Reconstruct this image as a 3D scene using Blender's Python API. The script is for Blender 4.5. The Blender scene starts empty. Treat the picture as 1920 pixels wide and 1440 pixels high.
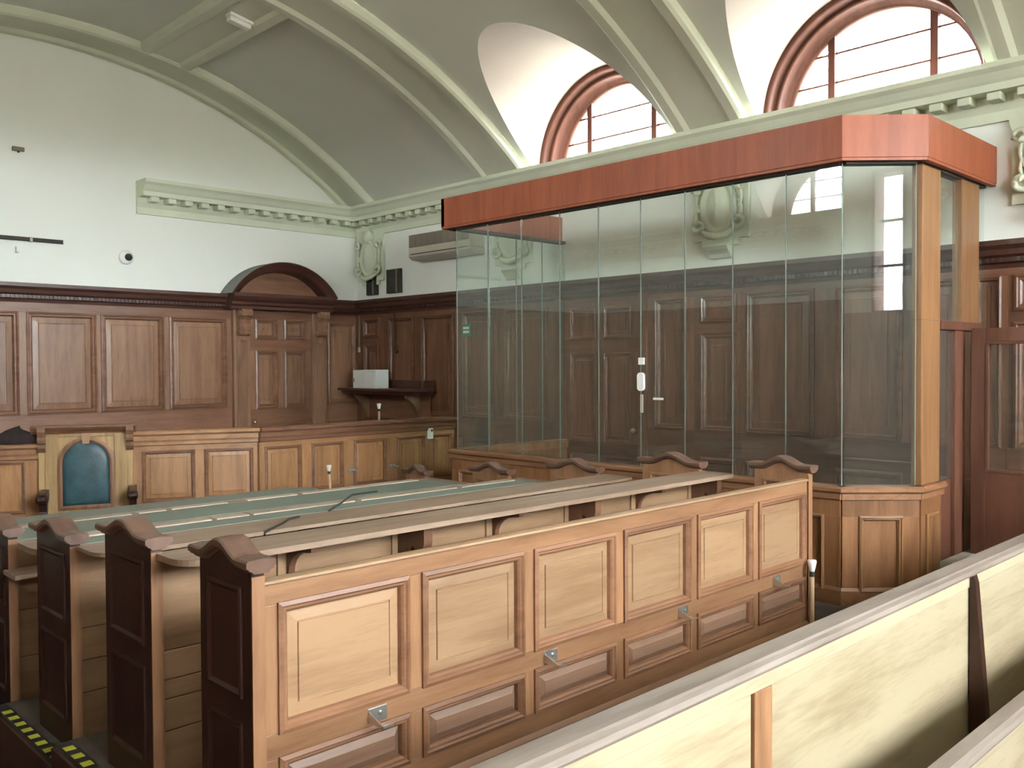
import bpy, math, random
from mathutils import Vector, Matrix
random.seed(7)
SC = bpy.context.scene
COL = SC.collection
H = 1.66                      # eye height above the gallery floor; the scene is laid out relative to the eye and lifted at the end

# ------------------------------------------------------------------ camera, sky, exposure
cam_d = bpy.data.cameras.new('camera')
cam_d.sensor_width = 36.0
cam_d.lens = 36.0 * 1690.0 / 1920.0
cam_d.clip_start = 0.05
cam = bpy.data.objects.new('camera', cam_d)
COL.objects.link(cam)
cam.matrix_world = Matrix(((0.7154, 0.0186, -0.6985, 0), (-0.6987, 0.0118, -0.7153, 0), (-0.0050, 0.9998, 0.0215, 0), (0, 0, 0, 1)))
SC.camera = cam
world = bpy.data.worlds.new('overcast_sky')
SC.world = world
world.use_nodes = True
wn = world.node_tree
wn.nodes.clear()
w_tc = wn.nodes.new('ShaderNodeTexCoord')
w_sep = wn.nodes.new('ShaderNodeSeparateXYZ')
w_ramp = wn.nodes.new('ShaderNodeValToRGB')
w_bg = wn.nodes.new('ShaderNodeBackground')
w_out = wn.nodes.new('ShaderNodeOutputWorld')
w_map = wn.nodes.new('ShaderNodeMapRange')
w_map.inputs['From Min'].default_value = -1.0
wn.links.new(w_tc.outputs['Generated'], w_sep.inputs[0])
wn.links.new(w_sep.outputs['Z'], w_map.inputs['Value'])
wn.links.new(w_map.outputs[0], w_ramp.inputs[0])
w_ramp.color_ramp.elements[0].position = 0.485
w_ramp.color_ramp.elements[0].color = (0.30, 0.29, 0.26, 1)      # ground outside
w_ramp.color_ramp.elements[1].position = 0.515
w_ramp.color_ramp.elements[1].color = (0.93, 0.97, 1.0, 1)       # bright overcast sky
wn.links.new(w_ramp.outputs[0], w_bg.inputs['Color'])
w_bg.inputs['Strength'].default_value = 22.0
wn.links.new(w_bg.outputs[0], w_out.inputs['Surface'])
SC.view_settings.view_transform = 'Standard'
SC.view_settings.look = 'None'
SC.view_settings.exposure = 1.98
SC.view_settings.gamma = 1.0
SC.view_settings.use_curve_mapping = False
SC.cycles.use_denoising = True
SC.cycles.max_bounces = 10
SC.cycles.diffuse_bounces = 6
SC.cycles.transparent_max_bounces = 24
SC.cycles.caustics_reflective = False
SC.cycles.caustics_refractive = False

# room numbers (metres, eye at the origin)
XW, YW = 7.596, 11.0          # right wall, left wall
XO, YB = -0.962, -4.2         # opposite wall (aisle side), wall behind
VCX, VCZ, VR = 3.317, -2.70, 6.461   # vault circle
SPR = math.asin((XW - VCX) / VR)
ZS = 2.24                     # springing, cornice top
FL = -1.66                    # gallery floor

def portal(loc, rot, sx, sy):
    d = bpy.data.lights.new('window_portal', 'AREA')
    d.shape = 'RECTANGLE'; d.size = sx; d.size_y = sy
    d.cycles.is_portal = True
    o = bpy.data.objects.new('window_portal', d)
    COL.objects.link(o); o.location = loc; o.rotation_euler = rot
WIN_Y = (6.29, 3.406, 0.522, -2.38)  # last bay's window is added, unseen, to light the foreground panels
WIN_O = (6.29,)  # other aisle-side bays closed up to keep light off the near bench ends
REAR_WIN = ((2.92, 3.42), (0.35, 2.35), (4.1, 6.1))  # wide side pair added unseen to provide light; narrow middle one inferred from reflection
for wy in WIN_Y:
    portal((XW + 0.36, wy, ZS + 0.45), (0, math.pi / 2, 0), 0.95, 1.9)
for wy in WIN_O:
    portal((XO - 0.36, wy, ZS + 0.45), (0, -math.pi / 2, 0), 0.95, 1.9)
for a, b in REAR_WIN:
    portal(((a + b) / 2, YB - 0.3, 1.75), (math.pi / 2, 0, math.pi), b - a, 2.1)

# ------------------------------------------------------------------ helpers
Z = Vector((0, 0, 1))
ORG = {}

def tag(o, label=None, cat=None, group=None, kind=None):
    if label: o['label'] = label
    if cat: o['category'] = cat
    if group: o['group'] = group
    if kind: o['kind'] = kind
    return o

def thing(name, loc, label=None, cat=None, group=None, kind=None):
    o = bpy.data.objects.new(name, None)
    o.empty_display_size = 0.1
    COL.objects.link(o); o.location = loc
    ORG[o.name] = Vector(loc)
    return tag(o, label, cat, group, kind)

class Fr:
    """local frame on a vertical face: u to the right as seen from the front, v up, n towards the viewer"""
    def __init__(s, o, u):
        s.o = Vector(o); s.u = Vector(u).normalized(); s.n = s.u.cross(Z)
    def p(s, a, b, c):
        return s.o + s.u * a + Z * b + s.n * c

class MB:
    def __init__(s):
        s.v = []; s.f = []; s.sm = []
    def add(s, vs, fs, smooth=False):
        k = len(s.v)
        s.v += [Vector(q) for q in vs]
        for f in fs:
            s.f.append([i + k for i in f]); s.sm.append(smooth)
        return s
    def box(s, x0, x1, y0, y1, z0, z1):
        return s.fbox(None, x0, x1, y0, y1, z0, z1)
    def fbox(s, fr, a0, a1, b0, b1, c0, c1):
        P = (lambda a, b, c: fr.p(a, b, c)) if fr else (lambda a, b, c: Vector((a, b, c)))
        vs = [P(a, b, c) for a in (a0, a1) for b in (b0, b1) for c in (c0, c1)]
        return s.add(vs, [(0, 1, 3, 2), (4, 6, 7, 5), (0, 4, 5, 1), (2, 3, 7, 6), (0, 2, 6, 4), (1, 5, 7, 3)])
    def prism(s, pts, d, smooth=False):
        """closed polygon pts (3D) pushed along d"""
        n = len(pts); d = Vector(d)
        vs = [Vector(p) for p in pts] + [Vector(p) + d for p in pts]
        s.add(vs, [list(range(n))[::-1], list(range(n, 2 * n))])
        return s.add(vs, [(i, (i + 1) % n, n + (i + 1) % n, n + i) for i in range(n)], smooth)
    def loft(s, rings, closed=False, smooth=True, caps=False):
        n = len(rings[0]); vs = [q for r in rings for q in r]; fs = []
        for i in range(len(rings) - 1):
            for j in range(n if closed else n - 1):
                a = i * n + j; b = i * n + (j + 1) % n
                fs.append((a, b, b + n, a + n))
        s.add(vs, fs, smooth)
        if caps:
            s.add(rings[0], [list(range(n))[::-1]]); s.add(rings[-1], [list(range(n))])
        return s
    def tube(s, path, r, k=8):
        rings = []
        for i, p in enumerate(path):
            p = Vector(p)
            a = Vector(path[max(i - 1, 0)]); b = Vector(path[min(i + 1, len(path) - 1)])
            t = (b - a).normalized()
            e = t.cross(Z) if abs(t.z) < 0.9 else t.cross(Vector((1, 0, 0)))
            e.normalize(); g = t.cross(e)
            rr = r[i] if isinstance(r, (list, tuple)) else r
            rings.append([p + (e * math.cos(q * 2 * math.pi / k) + g * math.sin(q * 2 * math.pi / k)) * rr for q in range(k)])
        return s.loft(rings, True, True, True)
    def lathe(s, c, prof, k=20, axis=Z):
        axis = Vector(axis).normalized(); e = axis.orthogonal().normalized(); g = axis.cross(e); c = Vector(c)
        rings = [[c + axis * h + (e * math.cos(q * 2 * math.pi / k) + g * math.sin(q * 2 * math.pi / k)) * max(r, 1e-4) for q in range(k)] for r, h in prof]
        return s.loft(rings, True, True, True)
    def rings(s, fr, u0, u1, v0, v1, prof, cap=True):
        rs = []
        for ins, dep in prof:
            rs.append([fr.p(u0 + ins, v0 + ins, dep), fr.p(u1 - ins, v0 + ins, dep), fr.p(u1 - ins, v1 - ins, dep), fr.p(u0 + ins, v1 - ins, dep)])
        s.loft(rs, True, False)
        if cap: s.add(rs[-1], [(0, 1, 2, 3)])
        return s
    def build(s, name, mat, parent=None, bevel=0.0, label=None, cat=None, group=None, kind=None, origin=None):
        me = bpy.data.meshes.new(name)
        if parent is not None:
            org = ORG[parent.name]
        elif origin is not None:
            org = Vector(origin)
        else:
            xs = [q.x for q in s.v]; ys = [q.y for q in s.v]; zs = [q.z for q in s.v]
            org = Vector(((min(xs) + max(xs)) / 2, (min(ys) + max(ys)) / 2, min(zs)))
        me.from_pydata([q - org for q in s.v], [], s.f)
        me.polygons.foreach_set('use_smooth', s.sm)
        me.materials.append(mat)
        me.update()
        o = bpy.data.objects.new(name, me)
        COL.objects.link(o)
        if parent is not None: o.parent = parent
        else: o.location = org
        ORG[o.name] = org
        if bevel:
            m = o.modifiers.new('bevel', 'BEVEL'); m.width = bevel; m.segments = 2; m.limit_method = 'ANGLE'; m.angle_limit = 0.9
        return tag(o, label, cat, group, kind)

def box(name, mat, parent, x0, x1, y0, y1, z0, z1, bevel=0.004, **k):
    return MB().box(x0, x1, y0, y1, z0, z1).build(name, mat, parent, bevel, **k)
def fbox(name, mat, parent, fr, a0, a1, b0, b1, c0, c1, bevel=0.004, **k):
    return MB().fbox(fr, a0, a1, b0, b1, c0, c1).build(name, mat, parent, bevel, **k)

# ------------------------------------------------------------------ materials
def nmat(name):
    m = bpy.data.materials.new(name); m.use_nodes = True
    nt = m.node_tree; b = nt.nodes['Principled BSDF']
    return m, nt, b

def wood(name, light, dark, axis='Z', rough=0.42, blotch=0.35, scale=1.0, spec=0.5, dust_veil=0.0):
    m, nt, b = nmat(name)
    N = nt.nodes.new; L = nt.links.new
    tc = N('ShaderNodeTexCoord'); oi = N('ShaderNodeObjectInfo')
    mul = N('ShaderNodeMath'); mul.operation = 'MULTIPLY'; mul.inputs[1].default_value = 37.0
    L(oi.outputs['Random'], mul.inputs[0])
    add = N('ShaderNodeVectorMath'); add.operation = 'ADD'
    L(tc.outputs['Object'], add.inputs[0]); L(mul.outputs[0], add.inputs[1])
    mp = N('ShaderNodeMapping')
    s = {'X': (0.7, 7, 7), 'Y': (7, 0.7, 7), 'Z': (7, 7, 0.7)}[axis]
    mp.inputs['Scale'].default_value = [q * scale for q in s]
    L(add.outputs[0], mp.inputs['Vector'])
    n1 = N('ShaderNodeTexNoise'); n1.inputs['Scale'].default_value = 1.6; n1.inputs['Detail'].default_value = 5; n1.inputs['Distortion'].default_value = 0.8
    L(mp.outputs[0], n1.inputs['Vector'])
    n2 = N('ShaderNodeTexNoise'); n2.inputs['Scale'].default_value = 14.0; n2.inputs['Detail'].default_value = 3
    L(mp.outputs[0], n2.inputs['Vector'])
    n3 = N('ShaderNodeTexNoise'); n3.inputs['Scale'].default_value = 2.3; n3.inputs['Detail'].default_value = 4
    L(add.outputs[0], n3.inputs['Vector'])
    mx = N('ShaderNodeMath'); mx.operation = 'MULTIPLY_ADD'; mx.inputs[1].default_value = 0.35
    L(n2.outputs[0], mx.inputs[0]); L(n1.outputs[0], mx.inputs[2])
    mx2 = N('ShaderNodeMath'); mx2.operation = 'MULTIPLY_ADD'; mx2.inputs[1].default_value = blotch
    L(n3.outputs[0], mx2.inputs[0]); L(mx.outputs[0], mx2.inputs[2])
    cr = N('ShaderNodeValToRGB')
    mid = 0.5 + 0.175 + blotch * 0.5
    cr.color_ramp.elements[0].position = mid - 0.24; cr.color_ramp.elements[0].color = (*dark, 1)
    cr.color_ramp.elements[1].position = mid + 0.16; cr.color_ramp.elements[1].color = (*light, 1)
    sc = N('ShaderNodeMapRange'); sc.inputs['To Min'].default_value = (mid - 0.24) * 0; sc.inputs['From Max'].default_value = 1.0; sc.inputs['To Max'].default_value = 1.0
    L(mx2.outputs[0], cr.inputs[0])
    hs = N('ShaderNodeHueSaturation')
    vr = N('ShaderNodeMapRange'); vr.inputs['To Min'].default_value = 0.87; vr.inputs['To Max'].default_value = 1.13
    L(oi.outputs['Random'], vr.inputs['Value']); L(vr.outputs[0], hs.inputs['Value'])
    L(cr.outputs[0], hs.inputs['Color'])
    L(hs.outputs[0], b.inputs['Base Color'])
    rr = N('ShaderNodeMapRange'); rr.inputs['To Min'].default_value = rough - 0.08; rr.inputs['To Max'].default_value = rough + 0.12
    L(n3.outputs[0], rr.inputs['Value']); L(rr.outputs[0], b.inputs['Roughness'])
    b.inputs['Specular IOR Level'].default_value = spec
    bp = N('ShaderNodeBump'); bp.inputs['Strength'].default_value = 0.06; bp.inputs['Distance'].default_value = 0.01
    L(mx.outputs[0], bp.inputs['Height']); L(bp.outputs[0], b.inputs['Normal'])
    nt.nodes.remove(sc)
    return m

def plain(name, col, rough=0.6, var=0.06, scale=3.0, metal=0.0, spec=0.5, bump=0.0):
    m, nt, b = nmat(name)
    N = nt.nodes.new; L = nt.links.new
    tc = N('ShaderNodeTexCoord'); n = N('ShaderNodeTexNoise'); n.inputs['Scale'].default_value = scale; n.inputs['Detail'].default_value = 6
    L(tc.outputs['Object'], n.inputs['Vector'])
    cr = N('ShaderNodeValToRGB')
    cr.color_ramp.elements[0].position = 0.3; cr.color_ramp.elements[0].color = (*[c * (1 - var) for c in col], 1)
    cr.color_ramp.elements[1].position = 0.7; cr.color_ramp.elements[1].color = (*[min(c * (1 + var), 1) for c in col], 1)
    L(n.outputs[0], cr.inputs[0]); L(cr.outputs[0], b.inputs['Base Color'])
    b.inputs['Roughness'].default_value = rough; b.inputs['Metallic'].default_value = metal
    b.inputs['Specular IOR Level'].default_value = spec
    if bump:
        bp = N('ShaderNodeBump'); bp.inputs['Strength'].default_value = bump; bp.inputs['Distance'].default_value = 0.01
        n2 = N('ShaderNodeTexNoise'); n2.inputs['Scale'].default_value = scale * 12; n2.inputs['Detail'].default_value = 4
        L(tc.outputs['Object'], n2.inputs['Vector']); L(n2.outputs[0], bp.inputs['Height']); L(bp.outputs[0], b.inputs['Normal'])
    return m

def glass(name, tint, ior=1.45, rough=0.0, dust_veil=0.0):
    m = bpy.data.materials.new(name); m.use_nodes = True
    nt = m.node_tree; nt.nodes.clear(); N = nt.nodes.new; L = nt.links.new
    out = N('ShaderNodeOutputMaterial'); mix = N('ShaderNodeMixShader'); fr = N('ShaderNodeFresnel'); fr.inputs['IOR'].default_value = ior
    tr = N('ShaderNodeBsdfTransparent'); tr.inputs['Color'].default_value = (*tint, 1)
    gl = N('ShaderNodeBsdfAnisotropic'); gl.inputs['Roughness'].default_value = rough; gl.inputs['Color'].default_value = (1, 1, 1, 1)
    # the same air-to-glass reflectance on both faces of the thin sheet
    geo = N('ShaderNodeNewGeometry'); io = N('ShaderNodeMapRange'); io.inputs['To Min'].default_value = ior; io.inputs['To Max'].default_value = 1.0 / ior
    L(geo.outputs['Backfacing'], io.inputs['Value']); L(io.outputs[0], fr.inputs['IOR'])
    L(fr.outputs[0], mix.inputs[0]); L(tr.outputs[0], mix.inputs[1]); L(gl.outputs[0], mix.inputs[2])
    if dust_veil:
        df_ = N('ShaderNodeBsdfDiffuse'); df_.inputs['Color'].default_value = (.72, .72, .66, 1)  # diffuse film paints in dust plus the bright room's reflected haze
        mx = N('ShaderNodeMixShader'); mx.inputs[0].default_value = dust_veil
        L(mix.outputs[0], mx.inputs[1]); L(df_.outputs[0], mx.inputs[2]); L(mx.outputs[0], out.inputs['Surface'])
    else:
        L(mix.outputs[0], out.inputs['Surface'])
    return m

M = {}
M['plaster'] = plain('wall_plaster', (0.78, 0.80, 0.735), 0.85, 0.03, 0.8, bump=0.05)
M['vault'] = plain('vault_plaster', (0.64, 0.65, 0.575), 0.85, 0.04, 0.9, bump=0.05)
M['rib'] = plain('rib_plaster', (0.62, 0.64, 0.505), 0.8, 0.04, 1.5)
M['cornice'] = plain('cornice_plaster', (0.62, 0.66, 0.51), 0.75, 0.05, 2.0)
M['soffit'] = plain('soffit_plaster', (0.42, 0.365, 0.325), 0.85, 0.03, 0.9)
def wd2(name, light, axis, rough=0.4, blotch=0.35, k=0.62):
    return wood(name, light, (light[0] * k, light[1] * k * .93, light[2] * k * .88), axis, rough, blotch)
OAK = (0.34, 0.178, 0.090)
M['judge'] = wd2('judge_bench_oak', (0.43, 0.225, 0.098), 'Z')
M['judge_x'] = wd2('judge_bench_rail_oak', (0.40, 0.21, 0.095), 'X')
M['throne'] = wd2('yellow_oak', (0.45, 0.30, 0.135), 'Z')
M['mould'] = wd2('panel_moulding_wood', (0.265, 0.130, 0.068), 'X')
M['oak_x'] = wd2('oak_horizontal', OAK, 'X')
M['oak_y'] = wd2('oak_lengthwise', OAK, 'Y')
M['oak_z'] = wd2('oak_vertical', OAK, 'Z')
M['ledge'] = wd2('worn_ledge_wood', (0.36, 0.255, 0.18), 'X', 0.38, 0.3, .7)
M['pale_x'] = wd2('pale_oak_horizontal', (0.43, 0.365, 0.24), 'X', 0.36, 0.6, .74)
M['pale_cap'] = wd2('greyed_rail_wood', (0.27, 0.22, 0.185), 'X', 0.40, 0.2, .62)
M['pale2_x'] = wd2('back_plank_oak', (0.355, 0.22, 0.122), 'X', 0.36, 0.5, .72)
M['dado_z'] = wd2('wainscot_vertical', (0.285, 0.155, 0.088), 'Z', 0.34, .35, .6)
M['dado_x'] = wd2('wainscot_horizontal', (0.235, 0.115, 0.064), 'X', 0.34, .35, .6)
M['dado_y'] = wd2('wainscot_lengthwise', (0.235, 0.11, 0.060), 'Y', 0.34, .35, .6)
M['rw_z'] = wd2('right_wainscot_vertical', (0.20, 0.090, 0.048), 'Z', 0.34, .35, .6)
M['rw_y'] = wd2('right_wainscot_lengthwise', (0.17, 0.073, 0.039), 'Y', 0.34, .35, .6)
M['brk'] = wd2('shaded_bracket_wood', (0.17, 0.082, 0.046), 'Z', 0.38, .3, .7)  # shadow on the bracket sides is put into this darker wood
M['dark'] = wd2('dark_moulding_wood', (0.085, 0.036, 0.025), 'X', 0.32, .3, .6)
M['end'] = wd2('dark_and_shaded_wood', (0.040, 0.015, 0.0095), 'Z', 0.36, .3, .6)  # near bench ends' shade put into colour; also for dark arms and fins
M['cap'] = wd2('bench_cap_wood', (0.165, 0.094, 0.066), 'Y', 0.34, .3, .62)
M['maho'] = wd2('mahogany_fascia', (0.35, 0.090, 0.036), 'Z', 0.50, .35, .72)
M['maho_door'] = wd2('mahogany_door', (0.155, 0.064, 0.038), 'Z', 0.40, .3, .65)
M['dockw_y'] = wd2('dock_wood_lengthwise', (0.31, 0.150, 0.072), 'Y', 0.36, .35, .64)
M['dockw_z'] = wd2('dock_wood_vertical', (0.275, 0.128, 0.054), 'Z', 0.36, .35, .64)
M['post'] = wd2('dock_post_wood', (0.28, 0.142, 0.060), 'Z', 0.42, .3, .7)
M['winwood'] = wd2('window_frame_wood', (0.10, 0.036, 0.024), 'Z', 0.55, .3, .65)
M['winwood'].node_tree.nodes['Principled BSDF'].inputs['Specular IOR Level'].default_value = 0.2
M['lowpan'] = wd2('lower_panel_oak', (0.265, 0.155, 0.100), 'X', 0.38, .4, .7)
M['leather'] = plain('teal_leather', (0.035, 0.085, 0.10), 0.38, 0.35, 6.0, bump=0.15)
M['green'] = plain('green_desk_leather', (0.20, 0.24, 0.195), 0.5, 0.12, 2.0)
M['tray'] = wood('dusty_tray_wood', (0.52, 0.44, 0.35), (0.38, 0.29, 0.22), 'X', 0.4, 0.2)
M['metal'] = plain('brushed_metal', (0.62, 0.62, 0.58), 0.32, 0.08, 8.0, metal=0.9)
M['brass'] = plain('aged_brass', (0.45, 0.36, 0.18), 0.35, 0.1, 8.0, metal=0.9)
M['white'] = plain('white_plastic', (0.80, 0.80, 0.76), 0.45, 0.03)
M['grey'] = plain('grey_plastic', (0.42, 0.38, 0.32), 0.55, 0.05)
M['acbody'] = plain('aged_cream_plastic', (0.52, 0.46, 0.37), 0.5, 0.04)
M['acgrille'] = plain('brown_grille_plastic', (0.20, 0.165, 0.125), 0.6, 0.08)
M['black'] = plain('black_plastic', (0.02, 0.02, 0.02), 0.5, 0.2)
M['cloth'] = plain('black_cloth', (0.025, 0.016, 0.015), 0.9, 0.3, 12.0, bump=0.2)
M['carpet'] = plain('worn_carpet', (0.085, 0.070, 0.058), 0.95, 0.25, 5.0, bump=0.3)
M['aisle'] = plain('dark_red_carpet', (0.075, 0.030, 0.026), 0.95, 0.25, 5.0, bump=0.3)
M['yellow'] = plain('yellow_tape', (0.62, 0.62, 0.06), 0.5, 0.08)
M['vent'] = plain('dark_vent', (0.035, 0.032, 0.022), 0.7, 0.2)
M['paper'] = plain('white_card', (0.74, 0.76, 0.72), 0.6, 0.04)
M['exit'] = plain('green_sign', (0.01, 0.22, 0.12), 0.4, 0.05)
M['stick'] = plain('pale_stick_wood', (0.60, 0.42, 0.25), 0.5, 0.1, 6.0)
M['glass'] = glass('dock_glass', (0.932, 0.970, 0.948), 1.50, dust_veil=0.022)
M['seal'] = plain('silicone_joint', (0.20, 0.24, 0.21), 0.3, 0.1)
M['wglass'] = glass('window_glass', (0.97, 0.98, 0.98), 1.45)
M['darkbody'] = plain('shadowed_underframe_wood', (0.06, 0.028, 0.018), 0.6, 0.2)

# ------------------------------------------------------------------ panelling
MOULD = [(-0.006, 0.0), (-0.006, 0.010), (0.008, 0.015), (0.014, 0.008), (0.022, 0.008), (0.030, 0.000), (0.034, -0.012), (0.034, -0.018)]
FIELD = [(0.030, -0.016), (0.038, -0.016), (0.072, -0.011), (0.074, -0.015), (0.077, -0.015), (0.079, -0.009)]

RAISED = [(0.030, -0.016), (0.036, -0.016), (0.060, -0.002), (0.062, 0.0)]
FLAT = [(0.030, -0.016), (0.036, -0.016)]

def panel(parent, fr, u0, u1, v0, v1, m_panel, m_mould, k=1.0, label=None, deep=1.0, flat=False):
    fld = FLAT if flat else (RAISED if v1 - v0 < .22 else FIELD)
    p = MB().rings(fr, u0, u1, v0, v1, [(a * k, b) for a, b in fld]).build('panel', m_panel, parent, label=label)
    MB().rings(fr, u0, u1, v0, v1, [(a * k, b * (deep if b > 0 else 1)) for a, b in MOULD], False).build('moulding', m_mould, p)
    return p

def panelling(parent, fr, u0, u1, v0, v1, cols, rows, m_panel, m_mould, m_stile, m_rail, m_back, depth=0.04, k=1.0, deep=1.0, flat=False):
    """frame-and-panel work: recessed backing, rails, stiles and raised panels, each its own mesh"""
    fbox('backing', m_back, parent, fr, u0, u1, v0, v1, -depth, -0.019, 0)
    rows = sorted(rows); lim = [v0]
    for a, b in rows: lim += [a, b]
    lim.append(v1)
    for i in range(0, len(lim), 2):
        if lim[i + 1] - lim[i] > 0.004:
            fbox('rail', m_rail, parent, fr, u0, u1, lim[i], lim[i + 1], -0.019, 0.0, 0.002)
    for ri, (a, b) in enumerate(rows):
        mp_ = m_panel[ri] if isinstance(m_panel, tuple) else m_panel
        edges = [u0]
        for c in cols: edges += [c[0], c[1]]
        edges.append(u1)
        for i in range(0, len(edges), 2):
            if edges[i + 1] - edges[i] > 0.004:
                fbox('stile', m_stile, parent, fr, edges[i], edges[i + 1], a, b, -0.019, 0.0, 0.002)
        for c in cols:
            panel(parent, fr, c[0], c[1], a, b, mp_, m_mould, min(k, (c[1] - c[0]) / .18), None, deep, flat)

def strip(parent, name, fr, u0, u1, prof, mat, bevel=0.0, **kw):
    """moulding: closed profile of (n, v) run along u"""
    return MB().prism([fr.p(u0, v, n) for n, v in prof], fr.u * (u1 - u0)).build(name, mat, parent, bevel, **kw)

# ------------------------------------------------------------------ floor
MB().box(XO - 0.4, XW + 0.4, YB - 0.4, 1.9, FL - 0.3, FL).build('floor', M['carpet'], kind='structure')
MB().box(1.30, XW + 0.4, 1.9, 4.22, FL - 0.3, FL).build('floor', M['carpet'], kind='structure')
fA = MB().box(XO - 0.4, 1.30, 1.9, 4.22, -2.5, -2.0).build('floor', M['aisle'], kind='structure')
MB().box(XO - 0.4, XW + 0.4, 4.22, YW + 0.4, -2.5, -2.12).build('floor', M['aisle'], kind='structure')
MB().box(1.30, 5.30, 4.22, 5.18, -2.12, -1.75).build('floor', M['carpet'], kind='structure')
MB().box(1.30, 5.30, 5.18, 6.22, -2.12, -1.85).build('floor', M['carpet'], kind='structure')
MB().box(1.30, 5.30, 6.22, 7.30, -2.12, -1.95).build('floor', M['carpet'], kind='structure')
MB().box(2.0, XW, 9.0, YW, -2.12, -1.75).build('floor', M['aisle'], kind='structure')
MB().box(5.3, XW, 2.0, 8.6, -2.12, FL - 0.3).build('floor', M['carpet'], kind='structure')
MB().box(5.3, XW, 4.22, 7.1, FL - 0.3, FL).build('floor', M['carpet'], kind='structure')
MB().box(6.62, XW, 0.6, 2.44, FL, -1.41).build('floor', plain('pale_landing_carpet', (0.42, 0.40, 0.33), 0.95, 0.15, 6.0), kind='structure')
# ------------------------------------------------------------------ walls
wl = MB().box(XO - 0.4, XW + 0.4, YW, YW + 0.35, -2.5, 4.3).build('wall_left', M['plaster'], kind='structure')
wr = MB().box(XW, XW + 0.4, YB, YW, -2.5, ZS - 0.01).build('wall_right', M['plaster'], kind='structure')
wo = MB().box(XO - 0.4, XO, YB, YW, -2.5, ZS - 0.01).build('wall_opposite', M['plaster'], kind='structure')
mb = MB()
ws = sorted(REAR_WIN); xs = [XO - 0.4] + [q for w in ws for q in w] + [XW + 0.4]
for i in range(0, len(xs), 2): mb.box(xs[i], xs[i + 1], YB - 0.35, YB, 0.7, 2.8)
mb.box(XO - 0.4, XW + 0.4, YB - 0.35, YB, -2.5, 0.7); mb.box(XO - 0.4, XW + 0.4, YB - 0.35, YB, 2.8, 4.3)
mb.build('wall_rear', M['plaster'], kind='structure')

# ------------------------------------------------------------------ vault
ceil = thing('ceiling', (VCX, 3.4, ZS), kind='structure')
def vp(phi, y, dr=0.0):
    r = VR - dr
    return Vector((VCX + r * math.sin(phi), y, VCZ + r * math.cos(phi)))
def phi_z(z): return math.acos((z - VCZ) / VR)
BANDS = [(10.33, 11.0), (7.35, 8.10), (4.46, 5.21), (1.58, 2.33), (-1.31, -0.56), (-4.2, -3.45)]
RP = 0.985
for a, b in BANDS:
    w = b - a
    prof = [(a, 0), (a, .085), (a + .03, .105), (a + .12, .105), (a + .16, .07), (b - .16, .07), (b - .12, .105), (b - .03, .105), (b, .085), (b, 0)]
    rg = [[vp(-SPR - .01 + (2 * SPR + .02) * i / 72, y, d) for y, d in prof] for i in range(73)]
    MB().loft(rg, False, False).build('rib', M['rib'], ceil)
LR = [(math.asin((4.22 - VCX) / VR), math.asin((4.82 - VCX) / VR))]
LR.append((-LR[0][1], -LR[0][0]))
for i in range(len(BANDS) - 1):
    y1, y0 = BANDS[i][0], BANDS[i + 1][1]
    blank = i == 0
    yc = (y0 + y1) / 2
    for a, b in LR:
        pr = [(a, 0), (a, .085), (a + .004, .1), (a + .018, .1), (a + .024, .07), (b - .024, .07), (b - .018, .1), (b - .004, .1), (b, .085), (b, 0)]
        MB().loft([[vp(q, y, d) for q, d in pr] for y in (y0 - .02, y1 + .02)], False, False).build('cross_rib', M['rib'], ceil)
    if blank:
        MB().loft([[vp(-SPR + 2 * SPR * k / 60, y0 - .01 + (y1 - y0 + .02) * j / 4) for k in range(61)] for j in range(5)]).build('vault_panel', M['vault'], ceil)
        # thin raised border lines inside the panel
        continue
    ptop = phi_z(3.42)
    MB().loft([[vp(-ptop + 2 * ptop * k / 40, y0 - .01 + (y1 - y0 + .02) * j / 4) for k in range(41)] for j in range(5)]).build('vault_panel', M['vault'], ceil)
    for s in (1, -1):
        wy = WIN_Y[i - 1]
        if s < 0 and wy not in WIN_O:
            MB().loft([[vp(-ptop + (ptop - SPR - .02) * k / 20, y0 - .01 + (y1 - y0 + .02) * j / 4) for k in range(21)] for j in range(5)]).build('vault_panel', M['vault'], ceil)
            continue
        NT = 64; zt = 3.42
        hole = []; outer = []
        for k in range(NT + 1):
            t = math.pi * k / NT
            c, sn = math.cos(t), math.sin(t)
            hole.append((wy + RP * c, ZS + RP * sn))
            ts = []
            if c > 1e-6: ts.append((y1 + .01 - wy) / c)
            if c < -1e-6: ts.append((y0 - .01 - wy) / c)
            if sn > 1e-6: ts.append((zt - ZS) / sn)
            tt = min(ts); outer.append((wy + tt * c, ZS + tt * sn))
        # make sure the rectangle corners are hit
        rg = []
        for j in range(9):
            q = j / 8
            row = []
            for h, o in zip(hole, outer):
                y = h[0] + (o[0] - h[0]) * q
                ph = phi_z(max(h[1], ZS - .12)) * (1 - q) + phi_z(o[1]) * q
                row.append(vp(s * ph, y))
            rg.append(row)
        low = MB().loft(rg)
        low.loft([[vp(s * phi_z(ZS), y0 - .01), vp(s * phi_z(ZS), y1 + .01)], [vp(s * (SPR + .02), y0 - .01), vp(s * (SPR + .02), y1 + .01)]])
        low.build('vault_panel', M['vault'], ceil)
        wx = XW if s > 0 else XO
        rg = []
        for j in range(7):
            q = j / 6
            rg.append([Vector((vp(s * phi_z(h[1]), h[0]).x * (1 - q) + wx * q, h[0], h[1])) for h in hole])
        MB().loft(rg).build('lunette_soffit', M['soffit'], ceil)

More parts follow.
